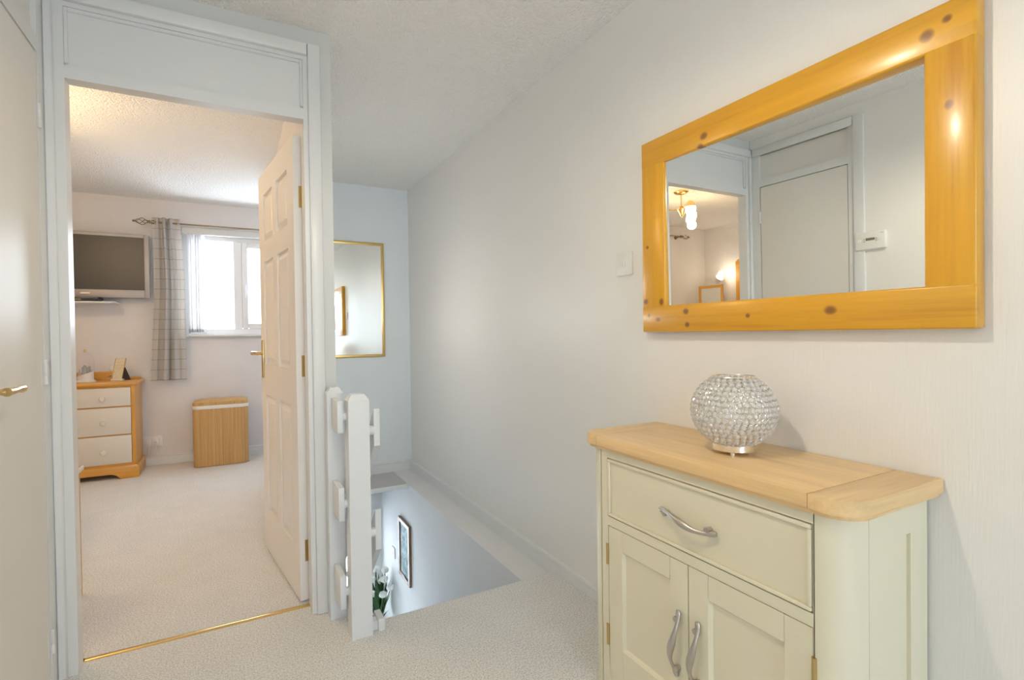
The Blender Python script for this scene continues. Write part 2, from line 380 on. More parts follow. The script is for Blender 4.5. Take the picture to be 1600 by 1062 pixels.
# baseboards: plain board with a rounded, proud top moulding
def skirt(m, axis, at, sgn, a, b, z0=0, ztop=.055):
    d = .015*sgn
    pr = [(0, z0), (d, z0), (d, ztop-.018), (d*.85, ztop-.013), (d*1.25, ztop-.008), (d*.9, ztop-.001), (d*.3, ztop), (0, ztop)]
    poly = [(at+p, z) for p, z in pr]
    return m.prism(poly, a, b, 'y' if axis == 'x' else 'x')
m = MB(); skirt(m, 'x', XR, -1, YB, YE, LZ)
struct('baseboard_right', m, 'white_gloss', 'white moulded skirting along the mirror wall and stair ledge', 'baseboard', 30)
m = MB(); skirt(m, 'y', YE, -1, .366, XR, LZ)
struct('baseboard_stair_end', m, 'white_gloss', 'white skirting under the gilt mirror', 'baseboard', 30)
m = MB(); skirt(m, 'x', XL, 1, YB, 1.5)
struct('baseboard_left', m, 'white_gloss', 'white skirting below the thermostat', 'baseboard', 30)
m = MB(); skirt(m, 'y', 5.5, -1, -1.95, XR, 0, .082)
struct('baseboard_bedroom', m, 'white_gloss', 'white skirting behind the bamboo hamper', 'baseboard', 30)

# bedroom door frame, panel over the door, casing
t1 = structroot('trim_2', (-.1, YD, 0), 'white painted frame of the bedroom doorway with a flat panel over it', 'door frame')
JL, JR, HD = -.479, .258, 1.988
m = MB()
m.box(XL, JL, YD, YD+.06, 0, 2.28); m.box(JR, JR+.045, YD+.0, YD+.10, 0, 2.28)
obj('jamb', m, 'white_gloss', t1, None)
obj('transom', MB().box(JL, JR, YD, YD+.055, HD, 2.03).box(JL, JR, YD+.055, YD+.10, HD+.02, 2.03), 'white_gloss', t1, None)
obj('overpanel', MB().box(JL, JR, YD+.014, YD+.06, 2.03, 2.225), 'white_gloss', t1, None)
obj('head', MB().box(JL, JR, YD, YD+.10, 2.225, 2.28), 'white_gloss', t1, None)
obj('bead', MB().box(JL, JL+.010, YD+.004, YD+.02, 2.04, 2.225, .002).box(JR-.010, JR, YD+.004, YD+.02, 2.04, 2.225, .002).box(JL+.010, JR-.010, YD+.004, YD+.02, 2.213, 2.225, .002), 'white_gloss', t1, None)
m = MB(); m.box(.275, .322, YD-.018, YD+.004, 0, 2.287, .006, 2); m.box(XL, .274, YD-.018, YD+.004, 2.24, 2.287, .006, 2)
obj('casing', m, 'white_gloss', t1, 40)
obj('casing', MB().box(XL, -.505, YD-.014, YD+.001, 0, 2.24, .004), 'white_gloss', t1, 40)
solo('threshold_strip', MB().prism([(2.272, .0), (2.298, .0), (2.295, .003), (2.285, .005), (2.275, .003)], JL, JR, 'x'), 'brass', 'brass threshold strip on the carpet in the bedroom doorway', 'threshold strip', (-.1, 2.285, 0))

# open six-panel door
hx, hy = .262, 2.322
ang = math.atan2(3.052-2.325, .128-.227)
d1 = thing('door_1', (hx, hy, .008), 'white six-panel bedroom door standing open with brass lever handle', 'door', rz=ang)
tag(d1, kind='structure')
LW, LH, TH = .735, 1.955, .036       # local: x along leaf, +y = side facing the doorway and camera
cols = [(.105, .325), (.41, .63)]; rows = [(.215, .815), (.975, 1.50), (1.60, 1.84)]
m = MB()
for a, b_ in ((0, .105), (.325, .41), (.63, LW)): m.box(a, b_, 0, TH, 0, LH)
for a, b_ in cols:
    for z0, z1 in ((0, .215), (.815, .975), (1.50, 1.60), (1.84, LH)): m.box(a, b_, 0, TH, z0, z1)
    m.box(a, b_, .014, TH-.014, .2, 1.85)
obj('leaf', m, 'door_white', d1, None, True)
for a, b_ in cols:
    for z0, z1 in rows:
        m = MB()
        for sgn in (0, 1):
            yb, yf = (.014, .002) if sgn == 0 else (TH-.014, TH-.002)
            o_ = [(a+.010, z0+.010), (b_-.010, z0+.010), (b_-.010, z1-.010), (a+.010, z1-.010)]; i_ = [(a+.034, z0+.034), (b_-.034, z0+.034), (b_-.034, z1-.034), (a+.034, z1-.034)]
            vo = [m.bm.verts.new((x, yb, z)) for x, z in o_]; vi = [m.bm.verts.new((x, yf, z)) for x, z in i_]
            m.bm.faces.new(vi)
            for k in range(4): m.bm.faces.new((vo[k], vo[(k+1) % 4], vi[(k+1) % 4], vi[k]))
        obj('panel', m, 'door_white', d1, None, True)
for z in (.21, .99, 1.70):
    m = MB(); m.box(-.002, .001, .002, .015, z-.045, z+.045); m.lathe([(.004, -.045), (.004, .045)], (-.003, .0, z), 10)
    obj('hinge', m, 'aged_brass', d1, None, True)
for s_, y in ((1, TH), (-1, 0)):
    m = MB(); m.box(.667, .705, min(y, y+s_*.007), max(y, y+s_*.007), .90, 1.10, .003, 2)
    hp = tag(obj('handle_plate', m, 'brass', d1, 40, True), 'long brass backplate')
    m = MB(); yy = y+s_*.008; m.tube([(.686, y, 1.03), (.686, y+s_*.05, 1.03)], .009, 12)
    m.tube([(.692, y+s_*.052, 1.03), (.66, y+s_*.056, 1.032), (.60, y+s_*.054, 1.033), (.575, y+s_*.048, 1.031)], [.011, .010, .008, .010], 10)
    obj('lever', m, 'brass', hp, 40, True)

# cupboard door on the left wall
DX = XL-.006
t2 = structroot('trim_3', (XL, 1.87, 0), 'white painted frame and overpanel of the cupboard door', 'door frame')
obj('casing', MB().box(XL-.002, XL+.016, 1.505, 1.56, 0, 2.285, .005, 2).box(XL-.002, XL+.016, 1.56, 2.178, 2.235, 2.285, .005, 2), 'white_gloss', t2, 40)
obj('jamb', MB().box(XL-.05, XL, 1.56, 1.592, 0, 2.235).box(XL-.05, XL, 2.135, 2.2, 0, 2.28), 'white_gloss', t2, None)
obj('transom', MB().box(XL-.05, XL, 1.592, 2.135, 2.03, 2.075), 'white_gloss', t2, None)
obj('overpanel', MB().box(XL-.05, XL-.014, 1.592, 2.135, 2.075, 2.235), 'cupboard_paint', t2, None)
d2 = tag(thing('door_2', (XL-.02, 1.865, .01), 'flat cream cupboard door with a brass lever next to the bedroom doorway', 'door'), kind='structure')
obj('leaf', MB().box(XL-.045, DX+.004, 1.597, 2.131, .01, 2.026, .002), 'cupboard_paint', d2, None)
for z in (.16, 1.02, 1.83): obj('hinge', MB().lathe([(.004, z-.04), (.0065, z-.038), (.0065, z-.012), (.005, z-.01), (.0065, z-.008), (.0065, z+.038), (.004, z+.04)], (DX+.008, 2.136, 0), 10).box(DX, DX+.005, 2.108, 2.136, z-.038, z+.038), 'white_gloss', d2, 40)
hp = obj('handle_plate', MB().lathe([(.024, 0), (.024, .006), (.018, .009)], (DX+.004, 1.655, 1.0), 20, 'x'), 'brass', d2)
obj('lever', MB().tube([(DX+.01, 1.655, 1.0), (DX+.055, 1.655, 1.0)], .008, 10).tube([(DX+.057, 1.648, 1.0), (DX+.06, 1.68, 1.0), (DX+.058, 1.72, 1.002), (DX+.056, 1.75, 1.0)], [.011, .009, .008, .011], 10), 'brass', hp)

# bedroom window with vertical blind
w1 = structroot('window_1', (.3, 5.53, WZ0), 'bright white-framed bedroom window beside the grey curtain', 'window')
fy0, fy1 = 5.505, 5.56
m = MB()
m.box(WX0, WX0+.055, fy0, fy1, WZ0, WZ1, .004); m.box(WX1-.055, WX1, fy0, fy1, WZ0, WZ1, .004)
m.box(WX0+.055, WX1-.055, fy0, fy1, WZ0, WZ0+.05, .004); m.box(WX0+.055, WX1-.055, fy0, fy1, WZ1-.045, WZ1, .004)
m.box(.005, .075, fy0, fy1, WZ0+.05, WZ1-.045, .004); m.box(.60, .67, fy0, fy1, WZ0+.05, WZ1-.045, .004)
obj('window_frame', m, 'upvc', w1, 40)
sash = MB(); sx0, sx1, sz0, sz1 = .075, .60, WZ0+.05, WZ1-.045; sy0, sy1 = 5.495, 5.54
sash.box(sx0, sx0+.05, sy0, sy1, sz0, sz1, .006, 2); sash.box(sx1-.05, sx1, sy0, sy1, sz0, sz1, .006, 2); sash.box(sx0+.05, sx1-.05, sy0, sy1, sz0, sz0+.05, .006, 2); sash.box(sx0+.05, sx1-.05, sy0, sy1, sz1-.05, sz1, .006, 2)
so = obj('sash', sash, 'upvc', w1, 40)
obj('sash_handle', MB().lathe([(.014, 0), (.014, -.02)], (.10, 5.495, 1.60), 12, 'y').box(.094, .106, 5.465, 5.477, 1.50, 1.61, .004), 'upvc', so, 40)
for a, b_ in ((WX0+.055, .005), (.125, .55), (.67, WX1-.055)): obj('pane', MB().box(a, b_, 5.53, 5.534, WZ0+.05, WZ1-.045), 'pane_glass', w1, None)
obj('window_sill', MB().box(WX0-.03, WX1+.03, 5.44, 5.505, WZ0-.022, WZ0, .006, 2), 'white_gloss', w1, 40)
vb = thing('vertical_blind', (.3, 5.46, WZ1), 'white vertical blind drawn aside in the bedroom window', 'blind')
obj('head_rail', MB().box(WX0+.01, WX1-.01, 5.44, 5.49, WZ1-.005, WZ1+.055, .004), 'white_satin', vb, 40)
for k in range(7):
    x = -.345+k*.019; c, s_ = math.cos(R(76+3*(k % 3))), math.sin(R(76+3*(k % 3)))
    m = MB(); q = [(x-.045*c, 5.465-.045*s_), (x+.045*c, 5.465+.045*s_*.6)]
    nx, ny = -s_*.0008, c*.0008
    m.prism([(q[0][0]-nx, q[0][1]-ny), (q[1][0]-nx, q[1][1]-ny), (q[1][0]+nx, q[1][1]+ny), (q[0][0]+nx, q[0][1]+ny)], 1.185, 2.052, 'z')
    sl = obj('slat', m, 'white_fabric', vb, None)
    m = MB().prism([(q[0][0]-.002, q[0][1]), (q[1][0]-.002, q[1][1]), (q[1][0]+.002, q[1][1]), (q[0][0]+.002, q[0][1])], 1.172, 1.20, 'z')
    obj('slat_weight', m, 'grey_plastic', sl, None)

# ------------------------------------------------------------------ pine wall mirror
MX0, MX1 = XR-.04, XR
mo = (XR-.02, .921, 1.122)
wm = thing('wall_mirror', mo, 'knotty pine framed mirror hung on the wall above the cream cabinet', 'mirror')
def kn(y, z, a=.013, b=.010): return (1, y-mo[1], 2, z-mo[2], a, b)
YN, YF, ZB, ZT = .453, 1.392, 1.122, 1.788     # near and far ends
FW = .098
wood('pine_top', PL, PD, 1, 1, .32, [kn(1.115, 1.725), kn(1.13, 1.697, .011, .009), kn(.535, 1.735, .012, .012), kn(.50, 1.752, .008, .007)])
wood('pine_bottom', PL, PD, 1, 1, .32, [kn(1.315, 1.165, .010, .007), kn(1.192, 1.188, .011, .009), kn(1.187, 1.145, .009, .008), kn(.965, 1.166, .007, .006), kn(.735, 1.171, .014, .010), kn(1.36, 1.18, .006, .006)])
wood('pine_near', (.68, .345, .02), PD, 2, 1, .32, [kn(.497, 1.578, .007, .009)])
wood('pine_far', PL, PD, 2, 1, .32, [kn(1.30, 1.225, .009, .011), kn(1.375, 1.23, .010, .009), kn(1.365, 1.42, .006, .006)])
obj('top_rail', MB().box(MX0, MX1, YN, YF, ZT-.092, ZT, .005, 3), 'pine_top', wm)
obj('bottom_rail', MB().box(MX0, MX1, YN, YF, ZB, ZB+.090, .005, 3), 'pine_bottom', wm)
obj('side_stile', MB().box(MX0+.0004, MX1, YN+.0004, YN+.088, ZB+.080, ZT-.082, .005, 3), 'pine_near', wm)
obj('side_stile', MB().box(MX0+.0004, MX1, YF-.108, YF-.0004, ZB+.080, ZT-.082, .005, 3), 'pine_far', wm)
g = MB(); gy0, gy1, gz0, gz1 = YN+.07, YF-.09, ZB+.07, ZT-.075
DY, DT = .021, .010                            # the glass sits a touch out of true in its rebate
cy, cz = (gy0+gy1)/2, (gz0+gz1)/2
vv = []
for y, z in ((gy0, gz0), (gy1, gz0), (gy1, gz1), (gy0, gz1)):
    vv.append(g.bm.verts.new((XR-.022-(y-cy)*DY-(z-cz)*DT, y, z)))
bk = [g.bm.verts.new(v.co+Vector((.003, 0, 0))) for v in vv]
g.bm.faces.new(vv); g.bm.faces.new(bk[::-1])
for k in range(4): g.bm.faces.new((vv[k], bk[k], bk[(k+1) % 4], vv[(k+1) % 4]))
obj('glass', g, 'mirror_glass', wm, None)

# gilt mirror at the end of the stairwell
gm = thing('gilt_mirror', (.80, YE, .945), 'narrow gilt framed mirror on the stairwell end wall', 'mirror')
a, b_, z0, z1, fw_ = .50, 1.108, .943, 1.885, .024
for x0, x1 in ((a, a+fw_), (b_-fw_, b_)): obj('side_stile', MB().box(x0, x1, YE-.018, YE, z0, z1, .004, 2), 'gilt', gm)
for q0, q1 in ((z0, z0+fw_), (z1-fw_, z1)): obj('frame_rail', MB().box(a+fw_, b_-fw_, YE-.018, YE, q0, q1, .004, 2), 'gilt', gm)
obj('glass', MB().box(a+fw_-.002, b_-fw_+.002, YE-.010, YE-.004, z0+fw_-.002, z1-fw_+.002), 'mirror_glass', gm, None)

# ------------------------------------------------------------------ cream cabinet
cb = thing('sideboard', (1.16, .945, 0), 'cream painted cabinet with oak top below the pine mirror', 'cabinet')
CF, CR_, CL_, CBK = 1.005, .55, 1.34, 1.318    # front X, near Y, far Y, back X
CT = .768
def rounded(x0, x1, y0, y1, r, n=8):
    p = [(x1, y0), (x1, y1)]
    for k in range(n+1):
        a = math.pi/2*k/n; p.append((x0+r-r*math.sin(a), y1-r+r*math.cos(a)))
    for k in range(n+1):
        a = math.pi/2*k/n; p.append((x0+r-r*math.cos(a), y0+r-r*math.sin(a)))
    return p
# worktop: centre board and two breadboard ends with rounded front corners
TO = (.985, 1.322, .522, 1.366)
def slab(poly, z0, z1, name, mat):
    return obj(name, MB().prism(poly, z0, z1, 'z', .003), mat, cb, 40)
full = rounded(*TO, .062, 10)
near = [p for p in full if p[1] < .59]; far = [p for p in full if p[1] > 1.29]
near = [(TO[1], TO[2])] + [p for p in full[2:] if p[1] < .60]
slab([(TO[1], .6095)] + [(TO[1], TO[2])] + [p for p in full[2:] if p[1] < .60][::-1] + [(TO[0], .6095)], .772, .803, 'worktop_end', 'oak_x')
slab([(TO[1], 1.2795)] + [(TO[1], TO[3])] + [p for p in full[2:] if p[1] > 1.29] + [(TO[0], 1.2795)], .772, .803, 'worktop_end', 'oak_x')
slab([(TO[1], .6105), (TO[1], 1.2785), (TO[0], 1.2785), (TO[0], .6105)], .772, .803, 'worktop_board', 'oak_y')
obj('worktop_moulding', MB().prism(rounded(.992, 1.32, .529, 1.359, .058, 10), .763, .773, 'z', .002), 'oak_y', cb, 40)
# carcass: rounded corner posts, side frame with recessed panel, face frame
RC = .052
m = MB()
def post(y0, sg):
    pts = [(CF+RC+.03, y0), ]
    for k in range(9):
        a = math.pi/2*k/8; pts.append((CF+RC-RC*math.sin(a), y0+sg*(RC-RC*math.cos(a))))
    pts += [(CF, y0+sg*.06), (CF+.03, y0+sg*.06), (CF+RC+.03, y0+sg*.02)]
    return pts
obj('corner_post', MB().prism(post(CR_, 1), 0, CT, 'z'), 'cream_paint', cb, 40)
obj('corner_post', MB().prism(post(CL_, -1), 0, CT, 'z'), 'cream_paint', cb, 40)
for y0, sg in ((CR_, 1), (CL_, -1)):
    m = MB(); x0 = CF+RC+.031
    ya, yb = sorted((y0, y0+sg*.02)); yc, yd = sorted((y0+sg*.008, y0+sg*.018))
    m.box(x0, x0+.025, ya, yb, .10, CT); m.box(CBK-.07, CBK, ya, yb, 0, CT); m.box(x0+.025, CBK-.07, ya, yb, CT-.075, CT); m.box(x0+.025, CBK-.07, ya, yb, .06, .15)
    so = obj('side_frame', m, 'cream_paint', cb, None)
    obj('side_panel', MB().box(x0+.02, CBK-.065, yc, yd, .145, CT-.07), 'cream_paint', cb, None)
FY0, FY1 = CR_+.06, CL_-.09+.0
FY0, FY1 = .611, 1.251
m = MB(); m.box(CF, CF+.02, FY0, FY1, .738, CT); m.box(CF, CF+.02, FY0, FY1, .530, .557); m.box(CF+.004, CF+.03, FY0, FY1, .04, .066)
m.box(CF, CF+.03, FY1, 1.282, .0, CT); m.box(CF, CF+.03, CR_+.058, FY0, 0, CT)
m.box(CF+.03, CBK-.005, CR_+.02, CL_-.02, .04, .058); m.box(CBK-.012, CBK-.004, CR_+.02, CL_-.02, .04, CT); m.box(CF+.03, CBK-.012, CR_+.02, CL_-.02, .53, .545)
obj('carcass', m, 'cream_paint', cb, None)
# shaped plinth apron
ap = [(FY0, .04), (FY0, .0), (FY0+.06, .0), (FY0+.10, .025), (FY1-.10, .025), (FY1-.06, .0), (FY1, .0), (FY1, .04)]
obj('plinth', MB().prism(ap, CF+.006, CF+.024, 'x'), 'cream_paint', cb, None)
def framed_front(y0, y1, z0, z1, name, lip):
    m = MB(); m.box(CF+.001, CF+.019, y0, y1, z0, z1, .0015)
    return obj(name, m, 'cream_paint', cb, None)
# drawer: raised rim and sunk face
dy0, dy1, dz0, dz1 = FY0+.003, FY1-.003, .560, .735
m = MB(); m.box(CF+.004, CF+.02, dy0, dy1, dz0, dz1)
rim = .009
for q in ((dy0, dy1, dz0, dz0+rim), (dy0, dy1, dz1-rim, dz1), (dy0, dy0+rim, dz0+rim, dz1-rim), (dy1-rim, dy1, dz0+rim, dz1-rim)): m.box(CF-.003, CF+.004, q[0], q[1], q[2], q[3], .0025, 2)
dr = obj('drawer', m, 'cream_paint', cb, 40)
def wave_handle(parent, c, length, vertical):
    n = 26; pts = []; rad = []
    for k in range(n):
        s = k/(n-1)*2-1; along = s*length/2
        outw = .008+.020*max(0, 1-(abs(s)/.80)**2.2) if abs(s) < .8 else .008-.003*(abs(s)-.8)/.2
        side = .009*math.sin(s*math.pi*.9)
        rad.append(.0078+.0024*math.cos(s*5.2) if abs(s) < .93 else .0055)
        pts.append((CF-outw, c[0]+side, c[1]-along) if vertical else (CF-outw, c[0]-along, c[1]-side))
    m = MB().tube(pts, rad, 12, .75, (1, 0, 0))
    for s in (-.74, .74):
        al = s*length/2; p = (c[0], c[1]-al) if vertical else (c[0]-al, c[1])
        m.lathe([(.0075, -.014), (.0065, .004)], (CF, p[0], p[1]), 12, 'x')
    return tag(obj('handle', m, 'nickel', parent, 60), 'brushed nickel wavy handle')
wave_handle(dr, (.932, .643), .185, False)
mid = .934
for (y0, y1, hy_, hs) in ((mid+.0015, FY1-.002, mid+.032, 1), (FY0+.002, mid-.0015, mid-.032, -1)):
    z0, z1 = .068, .527; st_ = .061
    m = MB(); X0, X1 = CF+.001, CF+.020
    m.box(X0, X1, y0, y0+st_, z0, z1, .001); m.box(X0, X1, y1-st_, y1, z0, z1, .001)
    m.box(X0, X1, y0+st_+.0006, y1-st_-.0006, z0, z0+.10, .001); m.box(X0, X1, y0+st_+.0006, y1-st_-.0006, z1-st_, z1, .001)
    do = obj('door', m, 'cream_paint', cb, None)
    obj('door_panel', MB().box(X0+.010, X1-.002, y0+st_-.004, y1-st_+.004, z0+.096, z1-st_+.004), 'cream_paint', do, None)
    ch = MB(); a0, a1, b0, b1 = y0+st_, y1-st_, z0+.10, z1-st_
    for pl, ax, lo, hi in (([(X0+.002, b0), (X0+.011, b0), (X0+.011, b0+.008)], 'y', a0, a1), ([(X0+.002, b1), (X0+.011, b1-.008), (X0+.011, b1)], 'y', a0, a1)): ch.prism(pl, lo, hi, 'y')
    for pl in ([(X0+.002, a0), (X0+.011, a0), (X0+.011, a0+.008)], [(X0+.002, a1), (X0+.011, a1-.008), (X0+.011, a1)]): ch.prism(pl, b0, b1, 'z')
    obj('panel_moulding', ch, 'cream_paint', do, None)
    wave_handle(do, (hy_, .313), .175, True)
    for zc in (.44, .19): obj('hinge', MB().lathe([(.005, zc-.032), (.005, zc+.032)], (CF-.001, y1+.004 if hs > 0 else y0-.004, 0), 10), 'aged_brass', do)

# crystal globe lamp on the cabinet
LX, LY, LT = 1.155, .912, .803
cl = thing('crystal_lamp', (LX, LY, LT), 'round crystal bead globe lamp on a silver base, standing on the oak top', 'lamp')
obj('base', MB().lathe([(.050, .008), (.054, .010), (.054, .026), (.050, .028)], (LX, LY, LT), 40), 'silver', cl)
for k in range(3):
    a = R(215+120*k); obj('foot', MB().lathe([(.006, 0), (.006, .009)], (LX+.042*math.cos(a), LY+.042*math.sin(a), LT), 10), 'silver', cl)
obj('bulb', MB().lathe([(.013, .026), (.013, .05), (.02, .065), (.026, .085), (.024, .105), (.012, .12), (.003, .123)], (LX, LY, LT), 16), 'bulb_off', cl)
RX, RZ, GC = .104, .096, .112                  # globe half axes and centre height
beads = []; rows_n = 15
rings = MB()
t0_, t1_ = R(33), R(150)
for i in range(rows_n):
    th = t0_+(t1_-t0_)*i/(rows_n-1); rad = RX*math.sin(th); z = GC+RZ*math.cos(th)
    n = max(10, int(2*math.pi*rad/.0160))
    for k in range(n):
        a = 2*math.pi*(k+.5*(i % 2))/n
        nrm = Vector((math.sin(th)*math.cos(a)/RX, math.sin(th)*math.sin(a)/RX, math.cos(th)/RZ)).normalized()
        beads.append((Vector((rad*math.cos(a), rad*math.sin(a), z)), nrm))
view = (Vector((0, 0, CAM_H))-Vector((LX, LY, LT+GC))).normalized()
beads.sort(key=lambda q: -q[1].dot(view))
def bead_geo(m, mat4):
    prof = [(0.0018, .0046), (.0052, .0036), (.0073, .0), (.0052, -.0036), (.0018, -.0046)]
    vs_ = []
    for r_, h in prof: vs_.append([m.bm.verts.new(mat4 @ Vector((r_*math.cos(2*math.pi*k/7), r_*math.sin(2*math.pi*k/7), h))) for k in range(7)])
    for p, q in zip(vs_, vs_[1:]):
        for k in range(7): m.bm.faces.new((p[k], p[(k+1) % 7], q[(k+1) % 7], q[k]))
    m.bm.faces.new(vs_[0]); m.bm.faces.new(vs_[-1][::-1])
mb_ = MB(); bead_geo(mb_, Matrix.Identity(4)); bead_mesh = mb_.mesh('bead', 'crystal', None)
rest = MB()
for i, (p, nrm) in enumerate(beads):
    q = nrm.to_track_quat('Z', 'Y')
    M4 = Matrix.Translation(p) @ q.to_matrix().to_4x4()
    if i < 290:
        o = bpy.data.objects.new('bead', bead_mesh); COL.objects.link(o); o.parent = cl; o.location = p; o.rotation_mode = 'QUATERNION'; o.rotation_quaternion = q
    else: bead_geo(rest, M4)
    # the wire ring that holds the bead
    R1, R2, ns = .0080, .0005, 10
    loops = []
    for k in range(ns):
        a = 2*math.pi*k/ns; c0 = Vector((math.cos(a), math.sin(a), 0))
        loops.append([rings.bm.verts.new(M4 @ (c0*(R1+R2*math.cos(b))+Vector((0, 0, R2*math.sin(b))))) for b in (0, 2.094, 4.189)])
    for k in range(ns):
        for j in range(3): rings.bm.faces.new((loops[k][j], loops[(k+1) % ns][j], loops[(k+1) % ns][(j+1) % 3], loops[k][(j+1) % 3]))
tag(obj('bead_cluster', rest, 'crystal', cl, None, True), kind='stuff')
tag(obj('wire_rings', rings, 'silver', cl, 60, True), 'silver wire rings around the beads', kind='stuff')
m = MB(); n = 40
m.tube([(LX+.056*math.cos(2*math.pi*k/n), LY+.056*math.sin(2*math.pi*k/n), LT+GC+RZ*math.cos(t0_)+.008) for k in range(n+1)], .0022, 6)
obj('top_rim', m, 'silver', cl)

# light switch
def switch(name, x, y, z, label, sgn=-1):
    s = thing(name, (x, y, z), label, 'light switch')
    obj('plate', MB().box(x-.009, x, y-.043, y+.043, z-.043, z+.043, .003, 2), 'white_plastic', s)
    obj('rocker', MB().box(x-.013, x-.008, y-.007, y+.007, z-.012, z+.012, .002, 2), 'white_plastic', s)
switch('light_switch', XR, 1.524, 1.383, 'square white light switch on the wall beside the pine mirror')
switch('light_switch', 1.16, 4.30, -.72, 'white light switch on the lower stair wall beside the flowers')

# thermostat on the left wall
th = thing('thermostat', (XL, 1.47, 1.573), 'white wall thermostat controller beside the cupboard door', 'thermostat')
obj('body', MB().box(XL, XL+.03, 1.398, 1.546, 1.525, 1.622, .004, 2), 'white_plastic', th)
obj('display', MB().box(XL+.0295, XL+.031, 1.447, 1.492, 1.572, 1.586), 'display', th, None)
for y in (1.412, 1.514): obj('button', MB().box(XL+.029, XL+.033, y, y+.02, 1.567, 1.583, .002), 'white_plastic', th)
for y in (1.437, 1.496): obj('button', MB().box(XL+.029, XL+.032, y, y+.006, 1.577, 1.583).box(XL+.029, XL+.032, y, y+.006, 1.565, 1.571), 'grey_plastic', th)
obj('mark', MB().box(XL+.0295, XL+.0306, 1.405, 1.421, 1.606, 1.609), 'grey_plastic', th, None)

# landing ceiling lamp (above and out of the picture)
ll = thing('ceiling_light', (.25, .80, H), 'pendant lamp with white opal shade hanging from the landing ceiling', 'ceiling light')
LPX, LPY = .25, .80
obj('ceiling_rose', MB().lathe([(.05, 0), (.05, -.012), (.02, -.03), (.006, -.034)], (LPX, LPY, H), 24), 'white_plastic', ll)
obj('cord', MB().tube([(LPX, LPY, H-.03), (LPX, LPY, H-.31)], .003, 6), 'white_plastic', ll)
obj('lamp_holder', MB().lathe([(.006, -.31), (.018, -.32), (.018, -.355), (.012, -.36)], (LPX, LPY, H), 16), 'brass', ll)
obj('lamp_shade', MB().lathe([(.018, -.325), (.05, -.345), (.085, -.375), (.105, -.41)], (LPX, LPY, H), 32, cap=False), 'opal_shade', ll)
def lamp(name, loc, watt, col, rad):
    l = bpy.data.lights.new(name, 'POINT'); l.energy = watt; l.color = col; l.shadow_soft_size = rad
    o = bpy.data.objects.new(name, l); COL.objects.link(o); o.location = loc; return o
lamp('landing_bulb', (LPX, LPY, H-.40), LANDING_W, (1, .87, .66), .03)

# unseen wall light, added on the bedroom partition to brighten the stairwell
sc_ = thing('stair_fill_light', (.366, 3.15, 1.25), 'unseen wall light added on the stair side of the bedroom partition', 'wall light')
obj('back_plate', MB().box(.366, .376, 3.10, 3.20, 1.15, 1.35, .004), 'brass', sc_)
obj('glass_shade', MB().box(.376, .40, 3.07, 3.23, 1.13, 1.37, .01, 2), 'lit_globe', sc_)
lamp('stair_fill_bulb', (.45, 3.15, 1.25), STAIR_FILL_W, (.92, .97, 1), .04)

# ------------------------------------------------------------------ balustrade
bs = thing('stair_balustrade', (.40, 1.968, 0), 'white painted stair balustrade with square newel post and flat rails', 'balustrade')
def newel(x0, x1, y0, y1, zt):
    m = MB(); m.box(x0, x1, y0, y1, 0, zt-.022)
    c = .014; lo = [(x0, y0), (x1, y0), (x1, y1), (x0, y1)]; hi = [(x0+c, y0+c), (x1-c, y0+c), (x1-c, y1-c), (x0+c, y1-c)]
    a = [m.bm.verts.new((*p, zt-.022)) for p in lo]; b = [m.bm.verts.new((*p, zt)) for p in hi]
    m.bm.faces.new(b)
    for k in range(4): m.bm.faces.new((a[k], a[(k+1) % 4], b[(k+1) % 4], b[k]))
    return m
obj('newel_post', newel(.362, .438, 1.935, 2.008, .905), 'white_bright', bs, None)
obj('newel_post', newel(.316, .378, 2.118, 2.180, .918), 'white_bright', bs, None)
for z0, z1 in ((.760, .880), (.430, .554), (.098, .222)):
    r_ = obj('rail', MB().box(.331, .353, 1.985, 2.117, z0, z1, .003, 2), 'white_bright', bs)
    obj('dowel', MB().lathe([(.017, .352), (.017, .364)], (0, 1.997, (z0+z1)/2), 16, 'x'), 'white_bright', r_)
sl = .20/.205
for z0, z1, L_ in ((.700, .842, 2.3), (.300, .455, 2.3), (-.03, .042, .10)):
    y0 = 1.978; y1 = y0+L_
    ps = [(y0, z0), (y0, z1), (y1, z1-sl*L_), (y1, z0-sl*L_)] if L_ > .2 else [(y0-.03, z0+.03), (y0-.03, z1-.006), (y0-.024, z1), (y0+.05, z1), (y0+.05, z0+.03)]
    r_ = obj('rail', MB().prism(ps, .463, .487, 'x', .002), 'white_bright', bs)
    zc = (z0+z1)/2-.012
    if L_ > .2: obj('dowel', MB().lathe([(.019, .437), (.019, .465)], (0, 1.992, zc), 16, 'x'), 'white_bright', r_)
    else: obj('dowel', MB().box(.437, .464, 1.965, 2.0, .0, .034), 'white_bright', r_)
obj('string_board', MB().prism([(2.0, -.04), (2.0, -.25), (4.2, -.25-sl*2.2), (4.2, -.04-sl*2.2)], .367, .40, 'x'), 'white_bright', bs, None)

# picture and flowers on the stairs
pc = thing('framed_picture', (1.15, 3.945, -.81), 'wooden framed scenic picture on the lower stair wall', 'picture')
py0, py1, pz0, pz1 = 3.80, 4.095, -.81, -.34
for y0, y1 in ((py0, py0+.035), (py1-.035, py1)): obj('side_stile', MB().box(1.140, 1.16, y0, y1, pz0, pz1, .004), 'frame_wood', pc)
for z0, z1 in ((pz0, pz0+.035), (pz1-.035, pz1)): obj('frame_rail', MB().box(1.140, 1.16, py0+.035, py1-.035, z0, z1, .004), 'frame_wood', pc)
obj('print', MB().box(1.150, 1.158, py0+.03, py1-.03, pz0+.03, pz1-.03), 'scenic_print', pc, None)
FX, FY = 1.05, 4.42
ct = thing('console_table', (FX, FY, -2.6), 'dark wood console table holding the white flowers', 'table')
obj('table_top', MB().box(.93, 1.155, 4.20, 4.66, -1.55, -1.525, .004), 'dark_wood', ct)
